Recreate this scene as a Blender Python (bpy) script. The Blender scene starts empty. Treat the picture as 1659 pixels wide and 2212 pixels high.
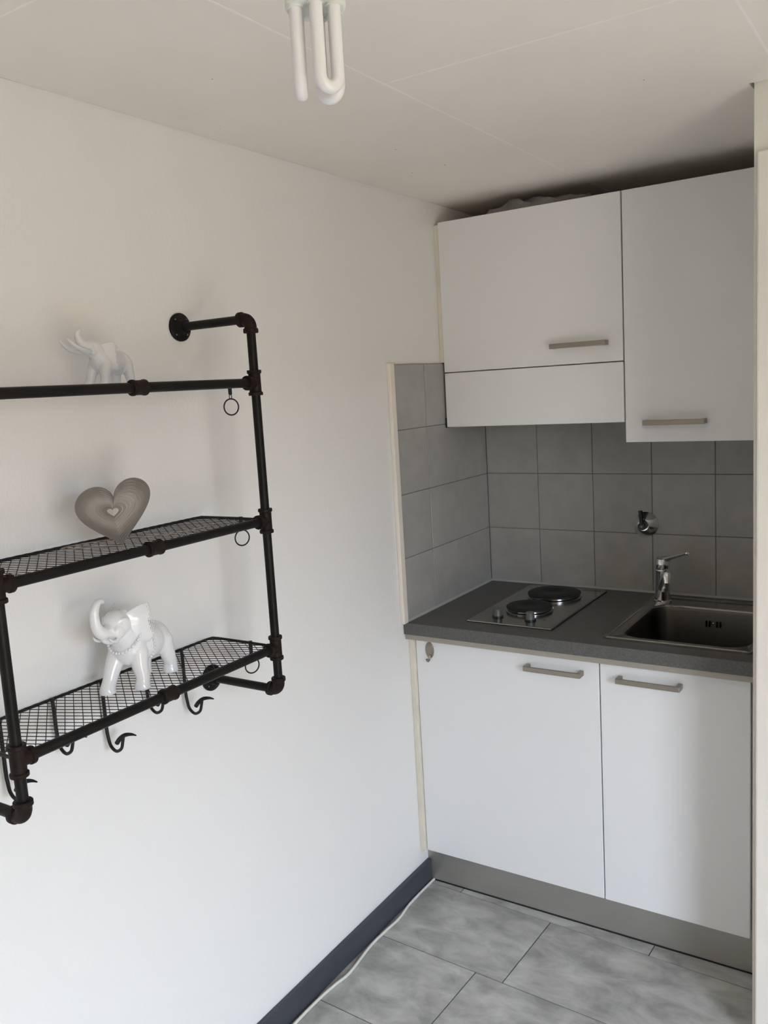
import bpy, bmesh, math, random
from mathutils import Vector, Matrix
random.seed(7)
scene = bpy.context.scene
C = scene.collection

# ------------------------------------------------------------------ camera
F_PX, IMG_H = 1863.9, 2212.0
CAM = Vector((1.3999, -2.8301, 1.6448))
yaw, pitch, roll = -0.5804, -0.1431, -0.0595
fwd = Vector((math.sin(yaw)*math.cos(pitch), math.cos(yaw)*math.cos(pitch), math.sin(pitch)))
rgt = Vector((math.cos(yaw), -math.sin(yaw), 0))
upv = rgt.cross(fwd)
r2 = math.cos(roll)*rgt + math.sin(roll)*upv
u2 = -math.sin(roll)*rgt + math.cos(roll)*upv
cd = bpy.data.cameras.new('camera'); cam = bpy.data.objects.new('camera', cd); C.objects.link(cam)
M = Matrix((r2, u2, -fwd)).transposed().to_4x4(); M.translation = CAM
cam.matrix_world = M
cd.sensor_fit = 'VERTICAL'; cd.sensor_height = 24.0; cd.lens = F_PX/IMG_H*24.0
cd.clip_start = 0.02; cd.clip_end = 200
scene.camera = cam

# ------------------------------------------------------------------ world, light, exposure
w = bpy.data.worlds.new('sky'); scene.world = w; w.use_nodes = True
bg = w.node_tree.nodes['Background']
bg.inputs['Color'].default_value = (0.715, 0.833, 1.0, 1)      # even overcast sky
bg.inputs['Strength'].default_value = 21.5
WIN = dict(x=2.9, y0=-3.60, y1=-2.25, z0=0.06, z1=2.04)       # balcony door opening in the right wall
pl = bpy.data.lights.new('window_portal', 'AREA'); pl.shape = 'RECTANGLE'
pl.size = WIN['z1']-WIN['z0']; pl.size_y = WIN['y1']-WIN['y0']
pl.cycles.is_portal = True
po = bpy.data.objects.new('window_portal', pl); C.objects.link(po)
po.location = (WIN['x']+0.11, (WIN['y0']+WIN['y1'])/2, (WIN['z0']+WIN['z1'])/2)
po.rotation_euler = (0, math.radians(90), 0)
sl = bpy.data.lights.new('sun', 'SUN'); sl.energy = 43.0; sl.angle = math.radians(1.0); sl.color = (1.0, 0.90, 0.76)
so = bpy.data.objects.new('sun', sl); C.objects.link(so); so.location = (-6, -4, 12)
so.rotation_euler = Vector((0.62, 0.25, -0.75)).to_track_quat('-Z', 'Y').to_euler()      # falls from behind the house onto the added ground and facade opposite
vs = scene.view_settings
vs.view_transform = 'Standard'; vs.look = 'None'; vs.gamma = 1.0; vs.use_curve_mapping = False
vs.exposure = 0.05
scene.cycles.diffuse_bounces = 6; scene.cycles.max_bounces = 12

# ------------------------------------------------------------------ materials
def mat(name, col, rough=0.5, metal=0.0, var=0.0, vscale=20.0, bump=0.0, bscale=200.0, spec=0.5, coat=0.0,
        stretch=None, col2=None, trans=0.0, rnd=0.0):
    m = bpy.data.materials.new(name); m.use_nodes = True
    nt = m.node_tree; b = nt.nodes['Principled BSDF']
    b.inputs['Base Color'].default_value = (*col, 1); b.inputs['Roughness'].default_value = rough
    b.inputs['Metallic'].default_value = metal; b.inputs['Specular IOR Level'].default_value = spec
    b.inputs['Coat Weight'].default_value = coat; b.inputs['Transmission Weight'].default_value = trans
    geo = nt.nodes.new('ShaderNodeNewGeometry'); mp = nt.nodes.new('ShaderNodeMapping')
    nt.links.new(geo.outputs['Position'], mp.inputs['Vector'])
    if stretch: mp.inputs['Scale'].default_value = stretch
    if rnd:
        oi = nt.nodes.new('ShaderNodeObjectInfo'); mu = nt.nodes.new('ShaderNodeMath'); mu.operation = 'MULTIPLY'
        mu.inputs[1].default_value = rnd; nt.links.new(oi.outputs['Random'], mu.inputs[0])
        cx = nt.nodes.new('ShaderNodeCombineXYZ')
        nt.links.new(mu.outputs[0], cx.inputs[0]); nt.links.new(mu.outputs[0], cx.inputs[1])
        nt.links.new(cx.outputs[0], mp.inputs['Location'])
    if var or col2:
        n = nt.nodes.new('ShaderNodeTexNoise'); n.inputs['Scale'].default_value = vscale
        n.inputs['Detail'].default_value = 6; n.inputs['Roughness'].default_value = 0.6
        nt.links.new(mp.outputs[0], n.inputs['Vector'])
        r = nt.nodes.new('ShaderNodeValToRGB')
        r.color_ramp.elements[0].position = 0.3; r.color_ramp.elements[1].position = 0.7
        c2 = col2 if col2 else tuple(min(1, c*(1+var)) for c in col)
        c1 = col if col2 else tuple(c*(1-var) for c in col)
        r.color_ramp.elements[0].color = (*c1, 1); r.color_ramp.elements[1].color = (*c2, 1)
        nt.links.new(n.outputs['Fac'], r.inputs['Fac']); nt.links.new(r.outputs['Color'], b.inputs['Base Color'])
    if bump:
        n2 = nt.nodes.new('ShaderNodeTexNoise'); n2.inputs['Scale'].default_value = bscale
        n2.inputs['Detail'].default_value = 4
        nt.links.new(mp.outputs[0], n2.inputs['Vector'])
        bp = nt.nodes.new('ShaderNodeBump'); bp.inputs['Strength'].default_value = bump; bp.inputs['Distance'].default_value = 0.002
        nt.links.new(n2.outputs['Fac'], bp.inputs['Height']); nt.links.new(bp.outputs['Normal'], b.inputs['Normal'])
    return m
MT = {}
MT['wall'] = mat('wall_plaster', (0.80, 0.79, 0.775), 0.85, bump=0.35, bscale=130, stretch=(1, 1.6, 0.7), spec=0.2)
MT['ceil'] = mat('ceiling_panel', (0.88, 0.835, 0.77), 0.8, var=0.02, vscale=3, bump=0.1, bscale=60, spec=0.2)
def specks(m, scale, size, col):
    nt = m.node_tree; b = nt.nodes['Principled BSDF']
    geo = nt.nodes.new('ShaderNodeNewGeometry'); v = nt.nodes.new('ShaderNodeTexVoronoi'); v.inputs['Scale'].default_value = scale
    nt.links.new(geo.outputs['Position'], v.inputs['Vector'])
    sep = nt.nodes.new('ShaderNodeSeparateColor'); nt.links.new(v.outputs['Color'], sep.inputs['Color'])
    th = nt.nodes.new('ShaderNodeMath'); th.operation = 'MULTIPLY'; th.inputs[1].default_value = size
    nt.links.new(sep.outputs[0], th.inputs[0])
    lt_ = nt.nodes.new('ShaderNodeMath'); lt_.operation = 'LESS_THAN'
    nt.links.new(v.outputs['Distance'], lt_.inputs[0]); nt.links.new(th.outputs[0], lt_.inputs[1])
    mx = nt.nodes.new('ShaderNodeMix'); mx.data_type = 'RGBA'
    src = b.inputs['Base Color'].links[0].from_socket
    nt.links.new(lt_.outputs[0], mx.inputs['Factor']); nt.links.new(src, mx.inputs[6]); mx.inputs[7].default_value = (*col, 1)
    nt.links.new(mx.outputs[2], b.inputs['Base Color'])
specks(MT['ceil'], 11.0, 0.032, (0.22, 0.19, 0.15))
MT['joint'] = mat('joint_filler', (0.93, 0.90, 0.85), 0.8)
MT['jamb'] = mat('jamb_paint', (0.78, 0.73, 0.66), 0.6, var=0.015, vscale=8, bump=0.08, bscale=60)
MT['plaster2'] = mat('niche_plaster', (0.74, 0.70, 0.64), 0.85, bump=0.2, bscale=90)
MT['grout'] = mat('grout', (0.17, 0.165, 0.16), 0.9)
MT['tile'] = mat('wall_tile', (0.345, 0.34, 0.33), 0.36, col2=(0.41, 0.405, 0.39), vscale=14, rnd=7.0, spec=0.4)
MT['fgrout'] = mat('floor_joint', (0.05, 0.047, 0.042), 0.9)
MT['trimcream'] = mat('edge_trim', (0.80, 0.74, 0.66), 0.5)
MT['skirt'] = mat('dark_skirting', (0.045, 0.052, 0.065), 0.45, var=0.08, vscale=30)
MT['white'] = mat('white_laminate', (0.80, 0.80, 0.805), 0.38, bump=0.02, bscale=300, spec=0.35)
MT['carcass'] = mat('cabinet_carcass', (0.62, 0.60, 0.56), 0.6)
MT['cream'] = mat('cream_filler', (0.72, 0.67, 0.56), 0.6, var=0.05, vscale=15)
MT['worktop'] = mat('grey_worktop', (0.075, 0.073, 0.07), 0.42, col2=(0.13, 0.127, 0.122), vscale=260, spec=0.4)
MT['strip'] = mat('aluminium_strip', (0.37, 0.335, 0.285), 0.45, metal=0.35, var=0.03, vscale=60)
MT['plinth'] = mat('brushed_plinth', (0.46, 0.45, 0.42), 0.42, metal=0.75, var=0.03, vscale=12, stretch=(0.3, 1, 30))
MT['nickel'] = mat('brushed_nickel', (0.35, 0.31, 0.265), 0.42, metal=0.9, var=0.05, vscale=40, stretch=(1, 1, 20))
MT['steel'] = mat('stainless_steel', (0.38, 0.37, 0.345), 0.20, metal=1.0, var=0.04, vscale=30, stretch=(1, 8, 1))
MT['bowl'] = mat('darkened_bowl_steel', (0.10, 0.097, 0.09), 0.30, metal=1.0, var=0.05, vscale=25, stretch=(1, 1, 6))  # dark niche reflections of the bowl are put into this base colour
MT['chrome'] = mat('chrome', (0.80, 0.80, 0.81), 0.14, metal=1.0)
MT['iron'] = mat('cast_iron', (0.012, 0.012, 0.012), 0.6, var=0.1, vscale=60)
MT['knob'] = mat('knob_grey', (0.14, 0.14, 0.135), 0.4, metal=0.3)
MT['black'] = mat('black_plastic', (0.012, 0.012, 0.012), 0.4)
MT['darkhole'] = mat('dark_opening', (0.006, 0.006, 0.006), 0.9)
MT['pipe'] = mat('black_pipe', (0.007, 0.0068, 0.0066), 0.42, col2=(0.013, 0.0105, 0.0095), vscale=30, bump=0.08, bscale=150, spec=0.15)
MT['fitting'] = mat('rusty_cast_fitting', (0.008, 0.006, 0.0055), 0.55, col2=(0.022, 0.013, 0.0095), vscale=45, bump=0.35, bscale=260, spec=0.15)
MT['wire'] = mat('dark_wire', (0.010, 0.0095, 0.009), 0.5, spec=0.3)
MT['porcelain'] = mat('white_glazed_porcelain', (0.78, 0.78, 0.79), 0.22, spec=0.5, coat=0.35)
MT['porcelain2'] = mat('white_matt_porcelain', (0.65, 0.67, 0.68), 0.35, spec=0.45, var=0.03, vscale=60)
MT['heart'] = mat('brushed_taupe_metal', (0.20, 0.18, 0.157), 0.5, metal=0.4, var=0.05, vscale=40)
MT['cord'] = mat('taupe_cord', (0.22, 0.19, 0.16), 0.9)
MT['lampwhite'] = mat('lamp_tube', (0.74, 0.73, 0.735), 0.35, coat=0.2)
MT['lampbase'] = mat('lamp_base', (0.72, 0.73, 0.69), 0.4)
MT['cable'] = mat('white_cable', (0.70, 0.68, 0.64), 0.5)
MT['bag'] = mat('grey_film', (0.19, 0.187, 0.175), 0.35, var=0.25, vscale=18)
MT['silicone'] = mat('sealant', (0.42, 0.42, 0.41), 0.5)
MT['ground'] = mat('lawn', (0.07, 0.075, 0.04), 0.9, var=0.1, vscale=2)
MT['facade'] = mat('dim_facade_render', (0.19, 0.145, 0.10), 0.9, var=0.05, vscale=1)
MT['balcony'] = mat('bounce_concrete', (0.56, 0.46, 0.35), 0.9, var=0.05, vscale=4)
MT['tan'] = mat('tan_bounce_wall', (0.34, 0.28, 0.215), 0.85, bump=0.2, bscale=130)  # tan picked for the unseen walls to dim and warm bounced light
MT['frame'] = mat('window_frame_white', (0.8, 0.8, 0.79), 0.4)

# floor vinyl: grey concrete look
def floor_mat():
    m = bpy.data.materials.new('concrete_vinyl'); m.use_nodes = True
    nt = m.node_tree; b = nt.nodes['Principled BSDF']
    geo = nt.nodes.new('ShaderNodeNewGeometry'); oi = nt.nodes.new('ShaderNodeObjectInfo')
    mp = nt.nodes.new('ShaderNodeMapping'); mp.inputs['Scale'].default_value = (1, 1.7, 1)
    mu = nt.nodes.new('ShaderNodeMath'); mu.operation = 'MULTIPLY'; mu.inputs[1].default_value = 9.0
    nt.links.new(oi.outputs['Random'], mu.inputs[0])
    cx = nt.nodes.new('ShaderNodeCombineXYZ')
    nt.links.new(mu.outputs[0], cx.inputs[0]); nt.links.new(mu.outputs[0], cx.inputs[1])
    nt.links.new(cx.outputs[0], mp.inputs['Location'])
    nt.links.new(geo.outputs['Position'], mp.inputs['Vector'])
    n = nt.nodes.new('ShaderNodeTexNoise'); n.inputs['Scale'].default_value = 8.0; n.inputs['Detail'].default_value = 8
    n.inputs['Roughness'].default_value = 0.62; n.inputs['Distortion'].default_value = 0.4
    nt.links.new(mp.outputs[0], n.inputs['Vector'])
    r = nt.nodes.new('ShaderNodeValToRGB'); e = r.color_ramp.elements
    e[0].position = 0.33; e[0].color = (0.285, 0.282, 0.265, 1)
    e[1].position = 0.67; e[1].color = (0.54, 0.537, 0.517, 1)
    x = r.color_ramp.elements.new(0.5); x.color = (0.41, 0.405, 0.385, 1)
    nt.links.new(n.outputs['Fac'], r.inputs['Fac']); nt.links.new(r.outputs['Color'], b.inputs['Base Color'])
    b.inputs['Roughness'].default_value = 0.42; b.inputs['Specular IOR Level'].default_value = 0.35
    return m
MT['floor'] = floor_mat()

# ------------------------------------------------------------------ helpers
def obj(name, bm, m, parent=None, smooth=False, mats=None):
    me = bpy.data.meshes.new(name); bm.normal_update(); bm.to_mesh(me); bm.free()
    if mats:
        for q in mats: me.materials.append(MT[q])
    else: me.materials.append(MT[m])
    if smooth:
        for p in me.polygons: p.use_smooth = True
        try: me.set_sharp_from_angle(angle=math.radians(40))
        except Exception: pass
    o = bpy.data.objects.new(name, me); C.objects.link(o)
    if parent: o.parent = parent
    return o
def tag(o, label=None, cat=None, group=None, kind=None):
    if label: o['label'] = label
    if cat: o['category'] = cat
    if group: o['group'] = group
    if kind: o['kind'] = kind
    return o
def thing(name, label, cat, loc=(0, 0, 0), group=None):
    o = bpy.data.objects.new(name, None); o.empty_display_size = 0.05
    C.objects.link(o); o.location = loc
    return tag(o, label, cat, group)
def loc_parent(child, parent):      # world-built mesh under an Empty that is not at the origin
    child.parent = parent; child.matrix_parent_inverse = Matrix.Translation(-parent.location)
    return child
def box(bm, x0, x1, y0, y1, z0, z1, bev=0.0, seg=2):
    v = [bm.verts.new((x, y, z)) for x in (x0, x1) for y in (y0, y1) for z in (z0, z1)]
    fs = [(0, 1, 3, 2), (4, 6, 7, 5), (0, 4, 5, 1), (2, 3, 7, 6), (0, 2, 6, 4), (1, 5, 7, 3)]
    nf = [bm.faces.new([v[i] for i in f]) for f in fs]
    if bev > 0:
        es = list({e for f in nf for e in f.edges})
        bmesh.ops.bevel(bm, geom=es, offset=bev, segments=seg, profile=0.5, affect='EDGES')
    return bm
def bx(*a, **k): return box(bmesh.new(), *a, **k)
def tube(bm, pts, rad, seg=12, closed=False, caps=True):
    pts = [Vector(p) for p in pts]; n = len(pts)
    rads = rad if isinstance(rad, (list, tuple)) else [rad]*n
    rings = []; prev = None
    for i, p in enumerate(pts):
        if closed: t = pts[(i+1) % n]-pts[i-1]
        elif i == 0: t = pts[1]-pts[0]
        elif i == n-1: t = pts[-1]-pts[-2]
        else: t = (pts[i+1]-pts[i]).normalized()+(pts[i]-pts[i-1]).normalized()
        t = t.normalized()
        if prev is None:
            a = Vector((0, 0, 1)) if abs(t.z) < 0.9 else Vector((1, 0, 0))
            nrm = t.cross(a).normalized()
        else:
            nrm = prev-t*prev.dot(t); nrm.normalize()
        prev = nrm; bn = t.cross(nrm)
        rings.append([bm.verts.new(p+(math.cos(k*2*math.pi/seg)*nrm+math.sin(k*2*math.pi/seg)*bn)*rads[i]) for k in range(seg)])
    m = n if closed else n-1
    for i in range(m):
        a, b = rings[i], rings[(i+1) % n]
        for k in range(seg):
            bm.faces.new((a[k], a[(k+1) % seg], b[(k+1) % seg], b[k]))
    if caps and not closed:
        bm.faces.new(rings[0][::-1]); bm.faces.new(rings[-1])
    return bm
def tb(*a, **k): return tube(bmesh.new(), *a, **k)
def lathe(bm, base, axis, prof, seg=32):
    """prof: list of (radius, height along axis)"""
    base = Vector(base); t = Vector(axis).normalized()
    a = Vector((0, 0, 1)) if abs(t.z) < 0.9 else Vector((1, 0, 0))
    n = t.cross(a).normalized(); b = t.cross(n); rings = []
    for r, h in prof:
        if r < 1e-6: rings.append([bm.verts.new(base+t*h)])
        else: rings.append([bm.verts.new(base+t*h+(math.cos(k*2*math.pi/seg)*n+math.sin(k*2*math.pi/seg)*b)*r) for k in range(seg)])
    for A, B in zip(rings, rings[1:]):
        for k in range(seg):
            k2 = (k+1) % seg
            if len(A) == 1 and len(B) == 1: continue
            if len(A) == 1: bm.faces.new((A[0], B[k2], B[k]))
            elif len(B) == 1: bm.faces.new((A[k], A[k2], B[0]))
            else: bm.faces.new((A[k], A[k2], B[k2], B[k]))
    if len(rings[0]) > 1: bm.faces.new(rings[0][::-1])
    if len(rings[-1]) > 1: bm.faces.new(rings[-1])
    return bm
def lt(*a, **k): return lathe(bmesh.new(), *a, **k)
def prism(bm, poly, z0, z1):
    a = [bm.verts.new((x, y, z0)) for x, y in poly]; b = [bm.verts.new((x, y, z1)) for x, y in poly]
    bm.faces.new(a[::-1]); bm.faces.new(b); n = len(poly)
    for i in range(n): bm.faces.new((a[i], a[(i+1) % n], b[(i+1) % n], b[i]))
    bmesh.ops.recalc_face_normals(bm, faces=bm.faces)
    return bm
def ellipsoid(bm, c, r, rot=None, seg=24, rings=14):
    mt = Matrix.Translation(Vector(c)) @ (rot.to_4x4() if rot else Matrix.Identity(4)) @ Matrix.Diagonal((*r, 1))
    bmesh.ops.create_uvsphere(bm, u_segments=seg, v_segments=rings, radius=1, matrix=mt)
def smoothpath(pts, n=8):
    """Catmull-Rom through pts (tuples of any length)"""
    out = []; P = [pts[0]]+list(pts)+[pts[-1]]
    for i in range(1, len(P)-2):
        for k in range(n):
            t = k/n; a, b, c, d = P[i-1], P[i], P[i+1], P[i+2]
            out.append(tuple(0.5*((2*q1)+(-q0+q2)*t+(2*q0-5*q1+4*q2-q3)*t*t+(-q0+3*q1-3*q2+q3)*t**3)
                             for q0, q1, q2, q3 in zip(a, b, c, d)))
    out.append(tuple(pts[-1])); return out
def copy_to(o, parent=None, matrix=None):
    c = o.copy(); C.objects.link(c); c.parent = parent
    if 'label' in c and parent is None: pass
    return c

H = 2.22          # ceiling
XR = WIN['x']     # right wall
YF = -4.3         # wall behind the camera
XN = 1.05         # right side of the kitchen niche
YN = -0.81        # front of the niche's right wall
WT = 0.915        # worktop top
FZ = 0.015        # floor surface

# ------------------------------------------------------------------ setting
tag(obj('wall_left', bx(-0.14, -0.004, YF, 0.14, -0.02, H+0.03), 'wall'), 'white textured plaster wall with the pipe shelf on it', kind='structure')
tag(obj('wall_back', bx(-0.004, XN+0.1, 0.0095, 0.14, 0.0, H+0.03), 'wall'), 'wall behind the kitchenette', kind='structure')
tag(obj('wall_right', bx(XN, XR+0.14, YN, 0.0085, 0.0, H+0.03), 'plaster2'), 'cream wall beside the kitchenette niche', kind='structure')
tag(obj('trim_1', bx(XN+0.008, 1.96, YN-0.014, YN-0.0005, 0.0, 2.083, bev=0.004), 'jamb'), 'cream painted board on the wall end beside the sink', kind='structure')
tag(obj('wall_front', bx(-0.14, XR+0.14, YF-0.14, YF, 0, H+0.03), 'tan'), 'wall behind the viewer', kind='structure')
bm = bmesh.new()
box(bm, XR, XR+0.14, YF, WIN['y0'], 0, H+0.03)
box(bm, XR, XR+0.14, WIN['y1'], YN, 0, H+0.03)
box(bm, XR, XR+0.14, WIN['y0'], WIN['y1'], WIN['z1'], H+0.03)
box(bm, XR, XR+0.14, WIN['y0'], WIN['y1'], 0, WIN['z0'])
tag(obj('wall_window', bm, 'tan'), 'wall with the balcony door opening', kind='structure')
wn = thing('window_1', 'white frame of the open balcony door', None, (XR+0.07, -2.925, 0)); wn['kind'] = 'structure'
bm = bmesh.new()
box(bm, XR+0.02, XR+0.08, WIN['y0']-0.01, WIN['y0']+0.05, WIN['z0'], WIN['z1'], 0.004)
box(bm, XR+0.02, XR+0.08, WIN['y1']-0.05, WIN['y1']+0.01, WIN['z0'], WIN['z1'], 0.004)
box(bm, XR+0.02, XR+0.08, WIN['y0']+0.05, WIN['y1']-0.05, WIN['z1']-0.05, WIN['z1'], 0.004)
loc_parent(obj('window_frame', bm, 'frame'), wn)
tag(obj('bounce_balcony_floor', bx(XR+0.14, 4.7, -5.0, -1.2, -0.14, 0.02), 'balcony'), 'pale balcony slab added outside the door to bounce light', kind='structure')  # unseen slab added to bounce daylight up to the ceiling
tag(obj('ground', bx(XR+0.14, 40, -25, 25, -3.2, -3.0), 'ground'), 'dark lawn added below the balcony to cut light on the upper wall', kind='structure')  # unseen ground made dark so little bounce reaches the upper wall

bm = bmesh.new(); box(bm, 13, 16, -22, 20, -3.0, 2.9)
tag(obj('added_facade', bm, 'facade'), 'unseen house wall added across the yard to block low sky', kind='structure')  # unseen facade added to block low sky and keep the upper wall dim
# ceiling: slab, boards, filled joints
ce = tag(obj('ceiling', bx(-0.14, XR+0.14, YF-0.14, 0.14, H+0.03, H+0.09), 'ceil'), 'beige ceiling of large boards with filled joints', kind='structure')
strips = [(-0.004, 0.478, [YF, -1.97, 0.009]), (0.478, 1.103, [YF, -2.585, -1.335, 0.009]),
          (1.103, 1.73, [YF, -1.97, YN]), (1.73, 2.36, [YF, -2.585, YN]), (2.36, XR, [YF, -1.97, YN])]
G = 0.0012
for x0, x1, ys in strips:
    for a, b in zip(ys, ys[1:]):
        if x0 > 0.4 and x0 < 0.6 and b > -0.5:     # this board is notched around the wall corner
            poly = [(x0+G, a+G), (x1-G, a+G), (x1-G, -0.815), (XN+0.004, -0.815), (1.0405, -0.817), (1.0425, -0.757), (XN, -0.75), (XN, b), (x0+G, b)]
            obj('ceiling_board', prism(bmesh.new(), poly, H, H+0.012), 'ceil', ce)
        else:
            obj('ceiling_board', bx(x0+G, x1-G, a+G, b-G, H, H+0.012), 'ceil', ce)
jb = bmesh.new()
for x in (0.478, 1.103, 1.73, 2.36):
    box(jb, x-0.0022, x+0.0022, YF, -0.83 if x > 1.05 else 0.0, H-0.0004, H+0.004)
for x0, x1, ys in strips:
    for y in ys[1:-1]: box(jb, x0+0.003, x1-0.003, y-0.0022, y+0.0022, H-0.0004, H+0.004)
obj('joint_filler', jb, 'joint', ce)

# floor: base and vinyl tiles, laid at a slight angle
fl = tag(obj('floor', bx(-0.14, XR+0.14, YF-0.14, 0.14, -0.06, FZ-0.0022), 'fgrout'), 'grey concrete look vinyl tile floor', kind='structure')
ANG = -0.047
def clip(poly, ax, val, keep_less):
    out = []
    for i in range(len(poly)):
        p, q = poly[i], poly[(i+1) % len(poly)]
        pin = (p[ax] <= val) == keep_less; qin = (q[ax] <= val) == keep_less
        if pin: out.append(p)
        if pin != qin:
            t = (val-p[ax])/(q[ax]-p[ax]); out.append(tuple(p[k]+t*(q[k]-p[k]) for k in (0, 1)))
    return out
ox, oy = 0.4256, -0.895; ca, sa = math.cos(ANG), math.sin(ANG)
TW, TH = 0.615, 0.311
for row in range(-11, 4):
    u_off = {0: 0.0, -1: -0.083, 1: 0.30, -2: 0.21}.get(row, random.uniform(0, TW))
    for colm in range(-2, 6):
        u0 = u_off+colm*TW; v0 = row*TH; g = 0.0017
        loc = [(u0+g, v0+g), (u0+TW-g, v0+g), (u0+TW-g, v0+TH-g), (u0+g, v0+TH-g)]
        poly = [(ox+u*ca-v*sa, oy+u*sa+v*ca) for u, v in loc]
        for ax, val, kl in ((0, -0.003, False), (0, XR, True), (1, YF, False), (1, -0.25, True)):
            poly = clip(poly, ax, val, kl) if poly else poly
        if len(poly) >= 3 and row > -11 or len(poly) >= 3:
            area = abs(sum(poly[i][0]*poly[(i+1) % len(poly)][1]-poly[(i+1) % len(poly)][0]*poly[i][1] for i in range(len(poly))))/2
            if area > 5e-4: obj('floor_tile', prism(bmesh.new(), poly, FZ-0.0022, FZ), 'floor', fl)

tag(obj('baseboard_left', bx(-0.004, 0.010, YF, -0.5475, FZ, 0.091, bev=0.003), 'skirt'), 'dark slate skirting board along the white wall', kind='structure')

# tiled splashback
tz = [WT+k*0.1992 for k in range(5)]
wb = bpy.data.objects['wall_back']; wl = bpy.data.objects['wall_left']
obj('grout_bed', bx(0.0, XN, 0.0012, 0.0095, WT, tz[-1]), 'grout', wb)
tx = [0.004, 0.2004, 0.3996, 0.5988, 0.798, 0.9972, XN]
for i in range(6):
    for k in range(4):
        obj('wall_tile', bx(tx[i]+0.0012, tx[i+1]-0.0012, 0.0, 0.008, tz[k]+0.0012, tz[k+1]-0.0012, bev=0.0008, seg=1), 'tile', wb)
obj('grout_bed', bx(-0.0039, 0.0025, -0.605, 0.0, WT, tz[-1]), 'grout', wl)
for a, b in ((-0.001, -0.4205), (-0.4205, -0.605)):
    for k in range(4):
        obj('wall_tile', bx(-0.003, 0.0035, b+0.0012, a-0.0012, tz[k]+0.0012, tz[k+1]-0.0012, bev=0.0008, seg=1), 'tile', wl)
tag(obj('trim_2', bx(-0.004, 0.010, -0.632, -0.606, WT-0.002, tz[-1]+0.004, bev=0.003), 'trimcream'), 'cream vertical edge strip of the tiled side wall', kind='structure')

# ------------------------------------------------------------------ kitchenette
def handle_bm(xc, yd, zc, L=0.173):
    bm = bmesh.new(); h = 0.0075
    box(bm, xc-L/2, xc+L/2, yd-0.033, yd-0.026, zc-h, zc+h, 0.002)
    for s in (-1, 1):
        xe = xc+s*(L/2-0.006)
        box(bm, xe-0.006, xe+0.006, yd-0.031, yd+0.0005, zc-h, zc+h, 0.002)
    return bm
DY = -0.577; DT = 0.018
def base_cab(label, x0, x1, bx0, bx1, hx):
    t = thing('base_cabinet', label, 'cabinet', ((x0+x1)/2, -0.29, 0.0))
    bm = bmesh.new(); th = 0.016; yb = DY+DT+0.002
    box(bm, bx0, bx0+th, yb, -0.01, 0.14, 0.858); box(bm, bx1-th, bx1, yb, -0.01, 0.14, 0.858)
    box(bm, bx0+th, bx1-th, yb, -0.01, 0.14, 0.156); box(bm, bx0+th, bx1-th, -0.02, -0.01, 0.156, 0.858)
    box(bm, bx0+th, bx1-th, yb, yb+0.028, 0.842, 0.858)
    loc_parent(obj('body', bm, 'carcass'), t)
    d = loc_parent(obj('door', bx(x0, x1, DY, DY+DT, 0.1375, 0.8565, bev=0.0015), 'white'), t)
    hb = obj('handle', handle_bm(hx, DY, 0.8145), 'nickel'); hb.parent = d
    hb['label'] = 'brushed nickel bar handle'
    return t
cl = base_cab('wide white base cabinet under the two-plate hob', 0.0135, 0.6072, 0.014, 0.6085, 0.4775)
cr = base_cab('narrow white base cabinet under the steel sink', 0.6108, 1.0035, 0.6095, 1.006, 0.7495)
f = loc_parent(obj('filler_strip', bx(-0.0035, 0.012, DY-0.014, -0.50, 0.139, 0.858, bev=0.001), 'cream'), cl)
f['label'] = 'cream filler strip against the wall'
f = loc_parent(obj('filler_strip', bx(1.0065, 1.045, DY+0.012, -0.52, 0.139, 0.858), 'carcass'), cr)
# legs that carry the cabinets
for t, xs in ((cl, (0.06, 0.56)), (cr, (0.66, 0.96))):
    for x in xs:
        for y in (-0.44, -0.08):
            loc_parent(obj('leg', lt((x, y, FZ), (0, 0, 1), [(0.022, 0), (0.022, 0.01), (0.013, 0.02), (0.013, 0.125)], 12), 'black'), t)
# plinth
p = tag(obj('plinth', bx(-0.0035, XN-0.001, -0.546, -0.532, FZ+0.004, 0.1365, bev=0.001), 'plinth'), 'brushed grey metal plinth panel below the base cabinets', 'plinth')
obj('seal', bx(-0.0035, XN-0.001, -0.5475, -0.53, FZ, FZ+0.0042), 'black', p)
# worktop with cut-outs for sink (hole)
wt = thing('worktop', 'speckled dark grey kitchenette worktop with beige strip below', 'worktop', (0.52, -0.31, 0.859))
SX0, SX1, SY0, SY1 = 0.630, 0.996, -0.535, -0.130      # hole
bm = bmesh.new(); W0, W1, Y0, Y1 = -0.0025, 1.0485, -0.618, -0.001
for a in ((W0, SX0, Y0, Y1), (SX1, W1, Y0, Y1), (SX0, SX1, Y0, SY0), (SX0, SX1, SY1, Y1)):
    box(bm, *a, 0.878, WT)
bmesh.ops.remove_doubles(bm, verts=bm.verts, dist=1e-5)
bmesh.ops.delete(bm, geom=[f for f in bm.faces if len([e for e in f.edges if len(e.link_faces) > 2]) == 4], context='FACES_ONLY')
bmesh.ops.recalc_face_normals(bm, faces=bm.faces)
loc_parent(obj('slab', bm, 'worktop'), wt)
loc_parent(obj('edge_strip', bx(-0.0025, 1.0485, -0.612, -0.56, 0.8605, 0.8775, bev=0.001), 'strip'), wt)['label'] = 'beige metal strip under the worktop edge'
bm = bmesh.new()
prof = [(0, 0), (0.006, 0), (0, 0.006)]
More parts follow.
